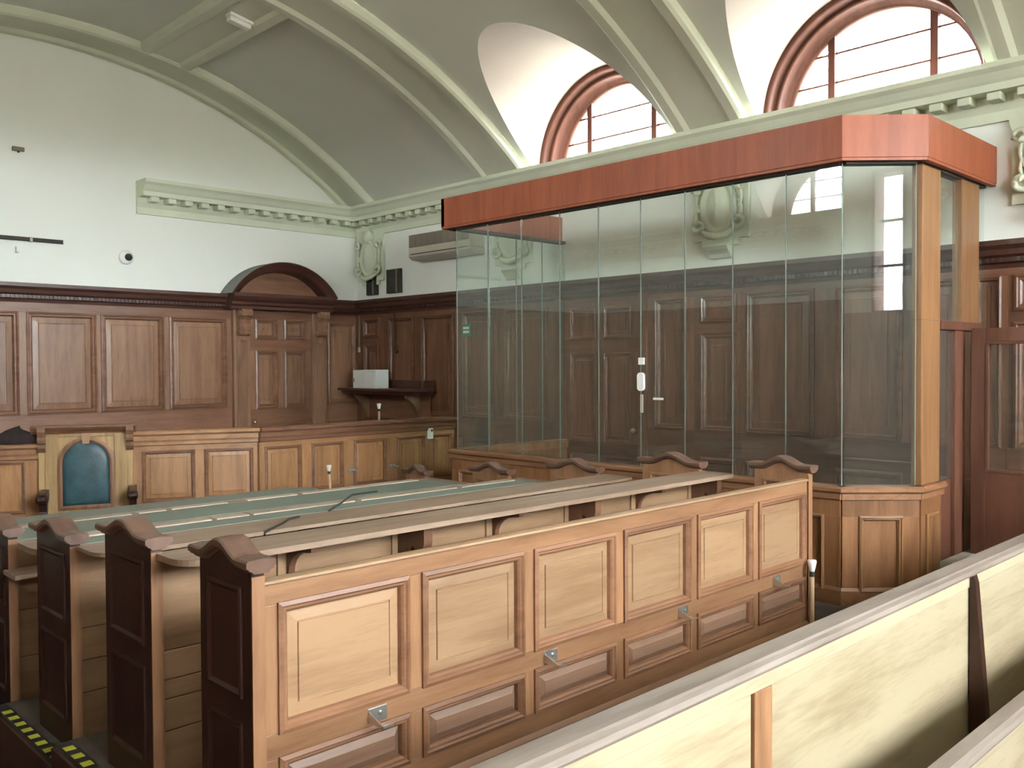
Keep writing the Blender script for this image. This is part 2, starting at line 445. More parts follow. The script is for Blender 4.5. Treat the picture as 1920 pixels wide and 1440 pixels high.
# ------------------------------------------------------------------ arched windows
def arch_window(n, wx, wy, s):
    """s=+1: opening in the right wall (outside is +x)"""
    t = thing('window_%d' % n, (wx, wy, ZS), kind='structure')
    K = 40
    def arc(r, x): return [Vector((wx + s * x, wy + r * math.cos(math.pi * k / K), ZS - .02 + r * math.sin(math.pi * k / K))) for k in range(K + 1)]
    seq = [(1.03, 0.0), (1.0, -.03), (.965, -.03), (.95, .0), (.945, .06), (.93, .08), (.915, .06), (.90, .09), (.895, .18), (.87, .19), (.86, .22), (.845, .22), (.845, .32), (1.1, .34), (1.1, 0.02)]
    MB().loft([arc(r, x) for r, x in seq]).build('arch_frame', M['winwood'], t)
    gx = .265; ym = (0.45, -0.45); rg = .85
    zs = [0.0, .30, .56]
    for y in ym:
        top = math.sqrt(rg * rg - y * y)
        MB().box(wx + s * (gx - .03), wx + s * (gx + .03), wy + y - .032, wy + y + .032, ZS - .02, ZS + top).build('mullion', M['winwood'], t)
    for z in zs[1:]:
        hw = math.sqrt(rg * rg - z * z)
        MB().box(wx + s * (gx - .012), wx + s * (gx + .012), wy - hw, wy + hw, ZS + z - .008, ZS + z + .008).build('glazing_bar', M['winwood'], t)
    MB().box(wx + s * .2, wx + s * .34, wy - .9, wy + .9, ZS - .03, ZS + .02).build('sill', M['winwood'], t)
    cols = [-rg, ym[1], ym[0], rg]; rows = zs + [rg]
    for i in range(3):
        for j in range(3):
            y0, y1, z0, z1 = cols[i], cols[i + 1], rows[j], rows[j + 1]
            pts = []
            for k in range(25):
                y = y0 + (y1 - y0) * k / 24
                zt = min(z1, math.sqrt(max(rg * rg - y * y, 0)))
                if zt > z0 + .003: pts.append((y, zt))
            if len(pts) < 3: continue
            poly = [(pts[0][0], z0)] + pts + [(pts[-1][0], z0)]
            MB().prism([Vector((wx + s * gx, wy + y, ZS + z)) for y, z in poly], (s * .004, 0, 0)).build('pane', M['wglass'], t)
n = 1
for wy in WIN_Y: arch_window(n, XW, wy, 1); n += 1
for wy in WIN_O: arch_window(n, XO, wy, -1); n += 1
for a, b in REAR_WIN:
    t = thing('window_%d' % n, ((a + b) / 2, YB, 0.7), kind='structure'); n += 1
    mb = MB(); mb.box(a, a + .05, YB - .3, YB + .02, .7, 2.8); mb.box(b - .05, b, YB - .3, YB + .02, .7, 2.8); mb.box(a, b, YB - .3, YB + .02, .7, .76); mb.box(a, b, YB - .3, YB + .02, 2.74, 2.8)
    mb.build('frame', M['winwood'], t)
    k = max(1, round((b - a) / .5)); st = (b - a - .1) / k
    for i in range(k):
        for j in range(3):
            MB().box(a + .05 + st * i, a + .05 + st * (i + 1), YB - .2, YB - .196, .76 + .66 * j, .76 + .66 * (j + 1)).build('pane', M['wglass'], t)
        if i: MB().box(a + .05 + st * i - .025, a + .05 + st * i + .025, YB - .23, YB - .17, .76, 2.74).build('mullion', M['winwood'], t)
    for j in (1, 2): MB().box(a + .05, b - .05, YB - .22, YB - .18, .76 + .66 * j - .02, .76 + .66 * j + .02).build('glazing_bar', M['winwood'], t)

# ------------------------------------------------------------------ plaster cornices with blocks
CP = [(0, 2.24), (.30, 2.24), (.30, 2.20), (.27, 2.17), (.24, 2.12), (.22, 2.10), (.22, 2.045), (.06, 2.045), (.06, 1.99), (.05, 1.96), (.03, 1.93), (.03, 1.85), (0, 1.85)]
FL_ = Fr((0, YW, 0), (1, 0, 0)); FR_ = Fr((XW, 0, 0), (0, -1, 0)); FO_ = Fr((XO, 0, 0), (0, 1, 0)); FB_ = Fr((0, YB, 0), (-1, 0, 0))
def cornice(name, fr, u0, u1, step=.212, first=.16):
    t = thing(name, fr.p((u0 + u1) / 2, 1.85, 0), kind='structure')
    strip(t, 'moulding', fr, u0, u1, CP, M['cornice'])
    q = u0 + first; me = None
    while q < u1 - .1:
        b = MB().fbox(fr, q - .05, q + .05, 1.985, 2.046, .05, .19)
        b.build('block', M['cornice'], t, .008); q += step
    return t
cornice('trim_1', FL_, 4.40, XW)
cornice('trim_2', FR_, -YW, -YB)
cornice('trim_3', FO_, YB, YW)

# ------------------------------------------------------------------ wainscot on the walls
DADO_CAP = [(0, .93), (.15, .93), (.15, .89), (.12, .86), (.11, .82), (.08, .80), (.08, .765), (.05, .755), (.04, .72), (.0, .72)]
def wainscot(name, fr, segs, rows, z0, m_x, m_z=None):
    m_z = m_z or M['dado_z']
    t = thing(name, fr.p((segs[0][0] + segs[-1][1]) / 2, z0, 0), kind='structure')
    f2 = Fr(fr.o + fr.n * .04, fr.u)
    for sg in segs:
        u0, u1, cols, cap = sg[:4]
        panelling(t, f2, u0, u1, z0, .74, cols, sg[4] if len(sg) > 4 else rows, m_z, m_x, m_z, m_x, m_x, k=1.55, deep=1.6)
        if cap:
            strip(t, 'cornice', fr, u0, u1, DADO_CAP, M['dark'])
            q = u0 + .03
            mb = MB()
            while q < u1 - .03:
                mb.fbox(fr, q, q + .022, .768, .80, .079, .095); q += .044
            mb.build('dentil_course', M['dark'], t, kind='stuff')
    return t
RW = [(-.53, .61), (-1.55, -.80)]
wainscot('trim_4', FL_, [(XO, 5.60, [(-.6, .15), (.24, .97), (1.06, 1.79), (1.88, 2.25), (2.34, 3.06), (3.16, 3.89), (3.96, 4.69), (4.78, 5.52)], True), (6.99, XW, [(7.06, 7.52)], True)], RW, -1.75, M['dado_x'])
SPL = [(-.66, .30), (.40, .66), (-1.55, -.93)]; TAL = [(-.66, .66), (-1.55, -.93)]
tr5 = wainscot('trim_5', FR_, [(-YW, -10.30, [(-10.78, -10.42)], True, SPL), (-10.30, -7.02, [(-10.19, -9.63), (-9.46, -8.8), (-8.62, -8.0), (-7.85, -7.15)], True, TAL),
    (-5.72, -5.15, [(-5.62, -5.24)], True, TAL), (-5.15, -4.61, [(-5.06, -4.67)], True, SPL), (-4.61, -2.56, [(-4.55, -3.88), (-3.66, -3.10), (-2.98, -2.62)], True, TAL),
    (-2.56, -2.29, [(-2.52, -2.34)], True, TAL), (-2.29, -YB, [(-2.24 + .8 * i_, -1.6 + .8 * i_) for i_ in range(8)], True, SPL)], TAL, -1.75, M['rw_y'], M['rw_z'])
strip(tr5, 'cornice', FR_, -7.02, -5.72, DADO_CAP, M['dark'])
wainscot('trim_6', FO_, [(YB, YW, [(YB + .3 + .95 * i, YB + 1.1 + .95 * i) for i in range(15)], True)], RW, -2.12, M['dado_y'])
wainscot('trim_7', FB_, [(-XW, -XO, [(-7.3 + .95 * i, -6.5 + .95 * i) for i in range(8)], False)], [(-.55, .4)], FL, M['dado_x'])

# door with segmental hood on the left wall
d1 = thing('door_1', (6.30, YW, -1.75), kind='structure')
fd = Fr((0, YW - .05, 0), (1, 0, 0))
lf = fbox('leaf', M['dado_z'], d1, fd, 5.83, 6.77, -1.75, .74, -.05, -.035, 0)
f3 = Fr((0, YW - .012, 0), (1, 0, 0))
cols = [(5.93, 6.24), (6.36, 6.67)]
panelling(d1, Fr((0, YW - .06, 0), (1, 0, 0)), 5.83, 6.77, -1.75, .74, cols, [(.36, .62), (-.57, .20), (-1.55, -.80)], M['dado_z'], M['dado_x'], M['dado_z'], M['dado_x'], M['dado_x'], .03, 1.5, 1.6)
for a, b in ((5.60, 5.83), (6.77, 7.0)):
    p = fbox('pilaster', M['dado_z'], d1, fd, a, b, -1.75, .74, -.05, .05)
    fbox('fillet', M['dado_z'], p, fd, a + .045, b - .045, -1.6, .34, .05, .062, .004)
    # scrolled console
    c0, c1 = a + .04, b - .04
    pr = [(.05, .74), (.20, .74), (.21, .70), (.20, .655), (.165, .63), (.14, .60), (.13, .55), (.135, .51), (.15, .47), (.14, .42), (.11, .40), (.07, .405), (.05, .42)]
    c = strip(d1, 'console', fd, c0, c1, pr, M['dado_z'], .004)
    MB().lathe(fd.p(c0 - .012, .685, .15), [(0.001, 0), (.045, 0), (.045, c1 - c0 + .024), (.001, c1 - c0 + .024)], 16, fd.u).build('scroll', M['dado_z'], c)
    MB().lathe(fd.p(c0 - .008, .45, .10), [(.001, 0), (.035, 0), (.035, c1 - c0 + .016), (.001, c1 - c0 + .016)], 16, fd.u).build('scroll', M['dado_z'], c)
    MB().lathe(fd.p((a + b) / 2, .33, .05), [(.001, .03), (.02, .02), (.024, 0)], 10, fd.n).build('drop', M['dado_z'], c)
EN = [(0, .74), (.18, .74), (.18, .775), (.21, .80), (.21, .83), (.25, .86), (.27, .90), (.27, .945), (0, .945)]
strip(d1, 'entablature', fd, 5.50, 7.02, EN, M['dark'])
HC, HW, HR = 6.255, .79, .44
R1 = (HW * HW + HR * HR) / (2 * HR); hz = .93 + HR - R1; th = math.asin(HW / R1)
def arcp(r, n, k=32): return [fd.p(HC + r * math.sin(-th + 2 * th * i / k), hz + r * math.cos(-th + 2 * th * i / k), n) for i in range(k + 1)]
hd = MB(); hd.loft([arcp(R1, .285), arcp(R1 - .03, .28), arcp(R1 - .045, .24), arcp(R1 - .09, .235), arcp(R1 - .11, .19), arcp(R1 - .12, .02)])
hd.build('hood', M['dark'], d1)
MB().loft([arcp(R1 + .004, -.05), arcp(R1 + .004, .282), arcp(R1 - .002, .285)]).build('hood_top', plain('dusty_hood_top', (0.17, 0.18, 0.155), .9, .1), d1)
MB().add(arcp(R1 - .10, .03), [list(range(33))[::-1]]).build('tympanum', M['dado_x'], d1)
kn = MB().lathe(fd.p(5.885, -.74, .0), [(.001, .075), (.022, .07), (.03, .055), (.022, .04), (.010, .03), (.010, .012), (.028, .008), (.03, -.01)], 16, fd.n).build('knob', M['brass'], d1)
# plain door in the right wall, behind the dock
d2 = thing('door_2', (XW, 6.37, -1.75), kind='structure')
panelling(d2, Fr((XW - .03, 0, 0), (0, -1, 0)), -6.92, -5.82, -1.75, .74, [(-6.80, -6.43), (-6.31, -5.94)], [(.28, .62), (-.85, .12), (-1.6, -1.0)], M['rw_z'], M['rw_y'], M['rw_z'], M['rw_y'], M['rw_y'], .03)
for a in (-7.02, -5.82): fbox('jamb', M['rw_z'], d2, FR_, a, a + .10, -1.75, .74, 0, .07)
MB().lathe((XW - .03, 5.88, -.70), [(.001, .07), (.024, .065), (.03, .05), (.012, .03), (.012, .0)], 14, (-1, 0, 0)).build('knob', M['brass'], d2)

# ------------------------------------------------------------------ plaster cartouches under the ribs
def cartouche(y, label, foot=True):
    t = thing('plaster_cartouche', (XW, y, 1.02), label, 'cartouche', 'plaster cartouches under the ribs')
    fr = Fr((XW - .004, y, 0), (0, -1, 0))
    W, Hh = .30, 1
    plate = [(-.20, 1.14), (.20, 1.14), (.20, 1.20), (.31, 1.20), (.31, 1.75), (.34, 1.86), (-.34, 1.86), (-.31, 1.75), (-.31, 1.20), (-.20, 1.20)]
    MB().prism([fr.p(a, b, .0) for a, b in plate], fr.n * .035).build('back_plate', M['cornice'], t, .006)
    def oval(rx, rz, c, n): return [fr.p(rx * math.cos(q * math.pi / 16), c + rz * math.sin(q * math.pi / 16), n) for q in range(32)]
    b = MB(); c = 1.52
    b.loft([oval(.20, .27, c, .03), oval(.20, .27, c, .075), oval(.17, .24, c, .095), oval(.14, .21, c, .07), oval(.13, .20, c, .07), oval(.09, .16, c, .11), oval(.01, .02, c, .125)], True)
    b.build('shield', M['cornice'], t)
    for s in (-1, 1):
        for z0, r0, z1 in ((1.70, .055, 1.48), (1.36, .065, 1.56)):
            path = []
            for k in range(15):
                q = k / 14
                a = q * 1.6 * math.pi + (0 if z0 > 1.5 else math.pi)
                rr = r0 * (1.15 - .75 * q)
                path.append(fr.p(s * (.235 + rr * math.cos(a)), z0 + rr * math.sin(a), .07 + .02 * q))
            tail = [fr.p(s * (.215 + .035 * math.sin(math.pi * k / 6)), z1 + (path[0].z - z1) * k / 6, .06) for k in range(6)]
            MB().tube(tail + path, [.016 + .012 * k / 20 for k in range(21)], 8).build('scroll', M['cornice'], t)
    MB().tube([fr.p(-.2, 1.30, .05), fr.p(-.1, 1.245, .09), fr.p(0, 1.225, .10), fr.p(.1, 1.245, .09), fr.p(.2, 1.30, .05)], [.02, .032, .036, .032, .02], 8).build('swag', M['cornice'], t)
    pr = [(0, 1.02), (.03, 1.02), (.05, 1.06), (.09, 1.10), (.11, 1.13), (.11, 1.155), (0, 1.155)]
    if foot: strip(t, 'corbel_foot', fr, -.12, .12, pr, M['cornice'], .004)
    MB().lathe(fr.p(0, 1.83, .06), [(.001, .055), (.05, .05), (.09, .03), (.10, 0), (.09, -.02)], 18, fr.n).build('shell', M['cornice'], t)
cartouche(10.62, 'pale green plaster cartouche in the room corner above the dark vents', False)
cartouche(7.72, 'plaster cartouche seen through the left end of the glass dock')
cartouche(4.85, 'plaster cartouche seen through the dock glass between the two windows')
cartouche(1.96, 'plaster cartouche at the right edge, past the dock roof')

# ------------------------------------------------------------------ bench rows
XN, XF = 1.40, 5.10
def end_board(parent, x0, x1, y0, w, zpk, zfl, face):
    """bench end with a camel-back cap; face = side carrying the panel"""
    zb = zpk - .050
    def top(q): return -.048 + .048 * (.5 - .5 * math.cos(2 * math.pi * min(max((q - .14) / .72, 0), 1))) ** .85
    pts = [(y0, zfl), (y0 + w, zfl)] + [(y0 + w * (1 - k / 16), zb + top(1 - k / 16)) for k in range(17)]
    e = MB().prism([Vector((x0, y, z)) for y, z in pts], (x1 - x0, 0, 0)).build('end_board', M['end'] if x0 < 3 else M['oak_z'], parent, .003)  # near board painted in its shade, far one keeps its oak
    # cap
    ov = .028; rings = []
    for k in range(25):
        q = -ov / w + (1 + 2 * ov / w) * k / 24
        y = y0 + q * w
        z = zb + top(min(max(q, 0), 1))
        xs = (x0 + x1) / 2; hw = (x1 - x0) / 2
        half = [(.003, .002), (.010, .010), (.022, .016), (.022, .020), (.030, .024), (.030, .040), (.024, .046)]
        rings.append([Vector((xs - hw - a, y, z + c)) for a, c in half] + [Vector((xs, y, z + .050))] + [Vector((xs + hw + a, y, z + c)) for a, c in half[::-1]])
    MB().loft(rings, True, False, True).build('cap', M['cap'], e)
    # sunk panel frame on the aisle face
    fr = Fr((x0, 0, 0), (0, -1, 0))
    for a, b in ((zfl + .12, zfl + .50), (zfl + .58, zb - .10)):
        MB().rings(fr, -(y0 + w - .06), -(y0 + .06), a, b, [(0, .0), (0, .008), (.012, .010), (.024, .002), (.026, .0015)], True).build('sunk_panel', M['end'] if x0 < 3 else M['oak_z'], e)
    MB().box(x0 - .0, x1, y0 - .006, y0 + .004, zfl, zb - .06).build('edge_strip', M['oak_z'], e)  # edge stays in unshaded oak, same wood as the darkened near board
    return e

def bench(label, y, w, zpk, zfl):
    t = thing('courtroom_bench', ((XN + XF) / 2, y, zfl), label, 'bench', 'stepped rows of courtroom benches')
    end_board(t, XN, XN + .046, y, w, zpk, zfl, -1)
    end_board(t, XF - .046, XF, y, w, zpk, zfl, 1)
    return t

def back_planks(t, y, z0, z1, cuts):
    zs = [z0] + cuts + [z1]
    for a, b in zip(zs[:-1], zs[1:]):
        box('plank', M['pale2_x'], t, XN + .046, XF - .046, y + .02, y + .045, a + .002, b - .002, .003)

def ledge_top(t, name, y0, y1, z, th, mat, x0=XN + .02, x1=XF + .02, r=.12):
    pts = []
    for k in range(9):
        a = math.pi + k / 8 * math.pi / 2
        pts.append((x0 + r + r * math.cos(a), y0 + r + r * math.sin(a)))
    for k in range(7):
        a = -math.pi / 2 + k / 6 * math.pi / 2
        pts.append((x1 - .04 + .04 * math.cos(a), y0 + .04 + .04 * math.sin(a)))
    pts += [(x1, y1), (x0, y1)]
    return MB().prism([Vector((a, b, z - th)) for a, b in pts], (0, 0, th)).build(name, mat, t, .008)

def bracket(t, x, yb, z, dep, h, style):
    fr = Fr((x, yb, 0), (0, -1, 0))       # n = -x
    pr = []
    if style == 0:      # slim concave bracket
        pts = [(0, z)] + [(dep, z), (dep, z - .03), (dep - .03, z - .035)] + [(dep - .03 - (dep - .05) * math.sin(k / 6 * math.pi / 2), z - .035 - (h - .05) * (1 - math.cos(k / 6 * math.pi / 2))) for k in range(1, 7)] + [(0.02, z - h), (0, z - h)]
        wd = .03
    else:               # deep bracket with rounded nose
        pts = [(0, z), (dep, z)] + [(dep - .055 + .055 * math.cos(-k / 6 * math.pi / 2), z - h * .45 + .055 * math.sin(-k / 6 * math.pi / 2)) for k in range(7)] + [(dep * .55, z - h * .62), (dep * .45, z - h), (0, z - h)]
        wd = .05
    b = MB().prism([Vector((x - wd / 2, yb - a, c)) for a, c in pts], (wd, 0, 0)).build('bracket', M['brk'], t, .003)
    return b

def seat(t, y, z, zfl):
    box('seat', M['end'], t, XN + .046, XF - .046, y + .05, y + .46, z - .03, z, .006)
    for x in (XN + .9, XN + 1.85, XN + 2.8):
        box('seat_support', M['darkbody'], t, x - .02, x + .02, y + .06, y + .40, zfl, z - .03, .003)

# row A: panelled back
yA = 2.63
bA = bench('oak bench with six raised back panels and metal brackets, nearest of the stepped rows', yA, .36, -.565, FL)
fa = Fr((0, yA + .005, 0), (1, 0, 0))
p0, per, pw = .5705 * yA, .2279 * yA, .201 * yA
colsA = [(p0 + per * i, p0 + per * i + pw) for i in range(6)]
panelling(bA, fa, XN + .046, XF - .046, FL, -.712, colsA, [(-1.203, -.779), (-1.464, -1.288)], (M['lowpan'], M['pale2_x']), M['mould'], M['oak_z'], M['oak_x'], M['oak_x'], .05)
MB().prism([fa.p(XN + .046, v, n_) for n_, v in [(-.05, -.712), (.006, -.712), (.010, -.706), (.006, -.698), (-.02, -.694), (-.05, -.698)]], (XF - XN - .092, 0, 0)).build('top_rail', M['pale2_x'], bA, .002)
strip(bA, 'plinth', fa, XN + .046, XF - .046, [(0, FL), (.015, FL), (.015, FL + .09), (.0, FL + .11)], M['oak_x'])
for bx in (1.895, 2.80, 3.775, 4.70):
    pl = fbox('bracket_plate', M['metal'], bA, fa, bx - .045, bx + .035, -1.275, -1.222, 0, .004, .001, label='silver metal bracket')
    MB().prism([fa.p(bx - .045, v, n_) for n_, v in [(.004, -1.232), (.085, -1.262), (.085, -1.270), (.004, -1.270)]], fa.u * .006).build('bracket_arm', M['metal'], pl)
    MB().prism([fa.p(bx - .045, v, n_) for n_, v in [(.078, -1.262), (.085, -1.262), (.085, -1.270), (.078, -1.270)]], fa.u * .05).build('bracket_lip', M['metal'], pl)
    MB().lathe(fa.p(bx + .005, -1.245, .004), [(.009, 0), (.009, .003), (.004, .004)], 10, fa.n).build('screw', M['metal'], pl)
seat(bA, yA, -1.21, FL)
# rows B, C: plank backs with bracketed ledges
bB = bench('oak bench with a plain dusty ledge on brackets, directly in front of the six-panelled bench', 3.41, .46, -.60, FL)
back_planks(bB, 3.41, FL, -.735, [-1.42, -1.295, -1.22, -1.105])
ledge_top(bB, 'ledge', 3.165, 3.425, -.715, .024, M['ledge'])
for i in range(6):
    x = 2.00 + .602 * i
    fbox('bracket_stile', M['pale2_x'], bB, Fr((0, 3.43, 0), (1, 0, 0)), x - .055, x + .045, -1.0 if i else -.90, -.74, 0, .012, .003)
    bracket(bB, x, 3.42, -.74, .20, .155, i % 2)
seat(bB, 3.41, -1.21, FL)
bC = bench('bench row with plain brown ledge and short black cable, second ledge from the nearest', 4.30, .46, -.705, -1.75)
back_planks(bC, 4.30, -1.75, -.84, [-1.5, -1.35, -1.2])
ledge_top(bC, 'ledge', 3.99, 4.27, -.809, .018, M['ledge'])
for i in range(6):
    bracket(bC, 2.0 + .602 * i, 4.31, -.84, .20, .15, i % 2)
seat(bC, 4.30, -1.30, -1.75)
box('foot_rail', M['cap'], bB, XN + .046, XF - .046, 3.86, 3.97, -1.50, -1.46, .004)
def desk_row(label, y, w, zpk, zfl, yf, yb, zd, cuts):
    t = bench(label, y, w, zpk, zfl)
    back_planks(t, y, zfl, zd - .03, [zfl + .3, zfl + .55])
    d = ledge_top(t, 'desk_top', yf, yb, zd, .03, M['ledge'], r=.16)
    MB().box(XN + .14, XF - .10, yf + .055, yb - .13, zd - .001, zd + .0025).build('leather_inset', M['green'], d)
    for a, b in cuts:
        MB().box(a, b, yb - .11, yb - .015, zd, zd + .008).build('pen_tray', M['tray'], d, .002)
    box('lower_shelf', M['ledge'], t, XN - .02, XF - .05, y - .18, y + .02, zd - .18, zd - .155, .004)
    for i in range(5): bracket(t, 2.0 + .75 * i, y + .02, zd - .03, .22, .15, 0)
    if y < 6: seat(t, y, zpk - .50, zfl)
    return t
bD = desk_row('desk row with green leather strip and trailing black cable, beyond the two plain ledges', 5.24, .42, -.80, -1.85, 4.79, 5.15, -.913, [(1.55, 2.44), (2.47, 2.68), (2.71, 3.45), (3.50, 4.35), (4.4, 4.95)])
bE = desk_row('farthest desk row with green leather top, its cap lowest of the row ends', 6.30, .27, -.896, -1.95, 5.70, 6.30, -1.01, [(1.55, 2.42), (2.47, 2.66), (2.70, 3.12), (3.28, 3.70), (3.75, 4.9)])
# clerk's table beyond
ct = thing('clerk_table', (2.6, 6.77, -1.95), 'long grey-green leather topped table with rounded end, below the teal chair', 'table')
def table_outline(m):
    r = .19 - m
    return [(1.2 + m, 6.58 + m), (4.0, 6.58 + m)] + [(4.0 + 1.2 * r * math.sin(k / 12 * math.pi), 6.77 - r * math.cos(k / 12 * math.pi)) for k in range(1, 13)] + [(1.2 + m, 6.96 - m)]
MB().prism([Vector((a, b, -1.095)) for a, b in table_outline(0)], (0, 0, .035)).build('table_top', M['ledge'], ct, .006)
MB().prism([Vector((a, b, -1.0605)) for a, b in table_outline(.03)], (0, 0, .004)).build('leather_inset', plain('grey_green_leather', (0.22, 0.245, 0.205), .5, .1, 2.0), ct)
box('apron', M['oak_x'], ct, 1.3, 4.05, 6.63, 6.66, -1.26, -1.095); box('apron', M['oak_x'], ct, 1.3, 4.05, 6.88, 6.91, -1.26, -1.095)
for x in (1.35, 2.7, 3.95):
    for y in (6.63, 6.86): box('leg', M['oak_z'], ct, x, x + .05, y, y + .05, -1.95, -1.095)

# cables lying on the ledges
def cable(label, pts):
    pp = []
    for a, b in zip(pts[:-1], pts[1:]):
        for k in range(4): pp.append(Vector(a).lerp(Vector(b), k / 4))
    pp.append(Vector(pts[-1]))
    return MB().tube(pp, .007, 6).build('cable', M['black'], None, label=label, cat='cable', group='cables on the desks')
cable('short black cable lying across the plain brown ledge', [(2.20, 3.985, -.86), (2.20, 3.985, -.812), (2.23, 3.995, -.806), (2.37, 4.11, -.806), (2.46, 4.20, -.806), (2.53, 4.22, -.806)])
cable('long black cable trailing over the green leather desk strip', [(3.09, 4.80, -.903), (3.28, 4.97, -.902), (3.50, 5.19, -.902), (3.56, 5.235, -.896), (3.66, 5.25, -.896), (3.78, 5.25, -.896)])

# ------------------------------------------------------------------ foreground gallery benches
def gallery(label, y, z, x0, x1, capw, stiles, fins, railh, full=True):
    t = thing('gallery_bench', ((x0 + x1) / 2, y, FL), label, 'bench', 'gallery benches in the foreground')
    yp = y - capw * .72
    fr = Fr((0, yp, 0), (1, 0, 0))
    cp = [(-capw * .28 - .01, z - .03), (capw * .72, z - .028), (capw * .72 + .004, z - .018), (capw * .72 - .006, z - .008), (capw * .5, z - .004), (capw * .42, z), (-capw * .28 + .004, z), (-capw * .28, z - .006)]
    strip(t, 'cap_rail', fr, x0, x1, cp, M['pale_cap'], .002)
    fbox('top_rail', M['pale_x'], t, fr, x0, x1, z - railh, z - .03, -.022, 0, .003)
    ed = [x0]
    for s in stiles: ed += [s - .05, s + .05]
    ed.append(x1)
    for i in range(0, len(ed), 2):
        fbox('panel', M['pale_x'], t, fr, ed[i] + .004, ed[i + 1] - .004, FL + .1 if full else FL, z - railh - .003, -.022, -.006, .003)
    for s in stiles:
        fbox('stile', M['oak_z'], t, fr, s - .046, s + .05, FL, z - railh, -.022, .002, .003)
    for s in fins:
        pr = [(0, z - railh + .06), (.012, z - railh + .055), (.022, z - railh + .02), (.075 * (1 if full else .6), max(z - .75, FL + .05)), (.085 * (1 if full else .6), FL), (0, FL)]
        MB().prism([fr.p(s - .02, v, n_) for n_, v in pr], fr.u * .045).build('fin_support', M['end'], t, .008)
    if full: fbox('base_board', M['oak_x'], t, fr, x0, x1, FL, FL + .1, -.022, .004)
    return t
gallery('pale oak gallery bench back running across the lower right, nearest the panelled bench', 1.405, -.814, .3, 6.6, .10, [2.30], [3.96, 5.8], .118)
gallery('pale gallery rail cutting the bottom right corner, closest to the viewer', 1.05, -1.173, 1.9, 6.2, .072, [], [3.56, 2.0, 5.1], .115, False)

# ------------------------------------------------------------------ glass dock
XD = 5.934
DY0, DY1, DXC, DYC = 2.84, 6.90, 6.29, 2.48     # front range, corner
dk = thing('glass_dock', (6.7, 4.7, FL), 'tall glass-walled prisoner dock with timber base and red wood roof band', 'dock')
path = [(XW - .002, DY1), (XD, DY1), (XD, DY0), (DXC, DYC), (6.63, DYC)]
ZR, ZG, ZT = -.845, 1.362, 1.665
fascia = [(XW - .002, DY1 + .09), (XD - .09, DY1 + .09), (XD - .09, DY0 - .04), (DXC - .04, DYC - .09), (XW - .002, DYC - .09)]
def seg_fr(a, b):
    fr = Fr((a[0], a[1], 0), (b[0] - a[0], b[1] - a[1], 0)); return fr, math.hypot(b[0] - a[0], b[1] - a[1])
for a, b in zip(path[:-1], path[1:]):
    fr, Ls = seg_fr(a, b)
    npn = max(1, round(Ls / .75)); st = Ls / npn
    cols = [(st * i + .11, st * (i + 1) - .11) for i in range(npn)] if Ls > .4 else [(.07, Ls - .07)]
    panelling(dk, Fr(fr.p(0, 0, .04), fr.u), -.01, Ls + .01, FL + .12, ZR - .09, cols, [(-1.57, -1.05)], M['dockw_z'], M['post'], M['dockw_z'], M['dockw_z'], M['dockw_z'], .08, .9, 1.3, True)
    strip(dk, 'rail', fr, -.03, Ls + .03, [(-.06, ZR), (.06, ZR), (.075, ZR - .012), (.075, ZR - .035), (.06, ZR - .045), (.055, ZR - .05), (.055, ZR - .09), (-.06, ZR - .09)], M['dockw_y'], .002)
    strip(dk, 'plinth', fr, -.02, Ls + .02, [(-.05, FL), (.055, FL), (.055, FL + .1), (.045, FL + .12), (-.05, FL + .12)], M['dockw_y'])
for a, b in zip(fascia[:-1], fascia[1:]):
    fr, Ls = seg_fr(a, b)
    strip(dk, 'roof_band', fr, 0, Ls, [(0, ZT), (0, ZG + .022), (-.005, ZG + .018), (-.005, ZG), (-.045, ZG), (-.045, ZT)], M['maho'])
    strip(dk, 'channel', fr, .05, Ls - .05, [(-.06, ZG + .02), (-.06, ZG - .012), (-.14, ZG - .012), (-.14, ZG + .02)], M['vent'])
def pane(a, b, z0=ZR - .001, z1=ZG):
    fr, Ls = seg_fr(a, b)
    return fbox('glass_pane', M['glass'], dk, fr, .004, Ls - .004, z0, z1, -.006, .006, .0015)
def joint(x, y, fr=None):
    MB().box(x - .006, x + .006, y - .0022, y + .0022, ZR, ZG).build('silicone_joint', M['seal'], dk)
ys = [6.86, 6.40, 5.94, 5.46, 5.01, 4.56, 4.125, 3.695, 3.26, 2.84]
for a, b in zip(ys[:-1], ys[1:]): pane((XD, a), (XD, b))
for q in ys: joint(XD, q)
xs_ = [XW - .02, 7.20, 6.80, 6.40, 5.95]
for a, b in zip(xs_[:-1], xs_[1:]): pane((a, DY1 - .01), (b, DY1 - .01))
for q in xs_[1:-1]: joint(q, DY1 - .01)
joint(DXC - .003, DYC + .006)
pane((XD + .005, DY0 - .005), (DXC - .005, DYC + .005))
pane((6.64, DYC), (7.03, DYC), .30, ZG); pane((7.41, DYC), (XW - .01, DYC), .30, ZG)
fs = Fr((0, DYC, 0), (1, 0, 0))
pst = fbox('corner_post', M['post'], dk, fs, DXC + .015, 6.63, ZR, ZG, -.04, .03, .004)
fbox('post_joint', M['cap'], pst, fs, DXC + .014, 6.631, .292, .297, -.041, .031, 0)
fbox('upper_post', M['post'], dk, fs, 7.04, 7.40, .30, ZG, -.04, .03, .004)
fbox('cross_rail', M['maho_door'], dk, fs, 6.63, 7.42, .235, .30, -.05, .045, .004)
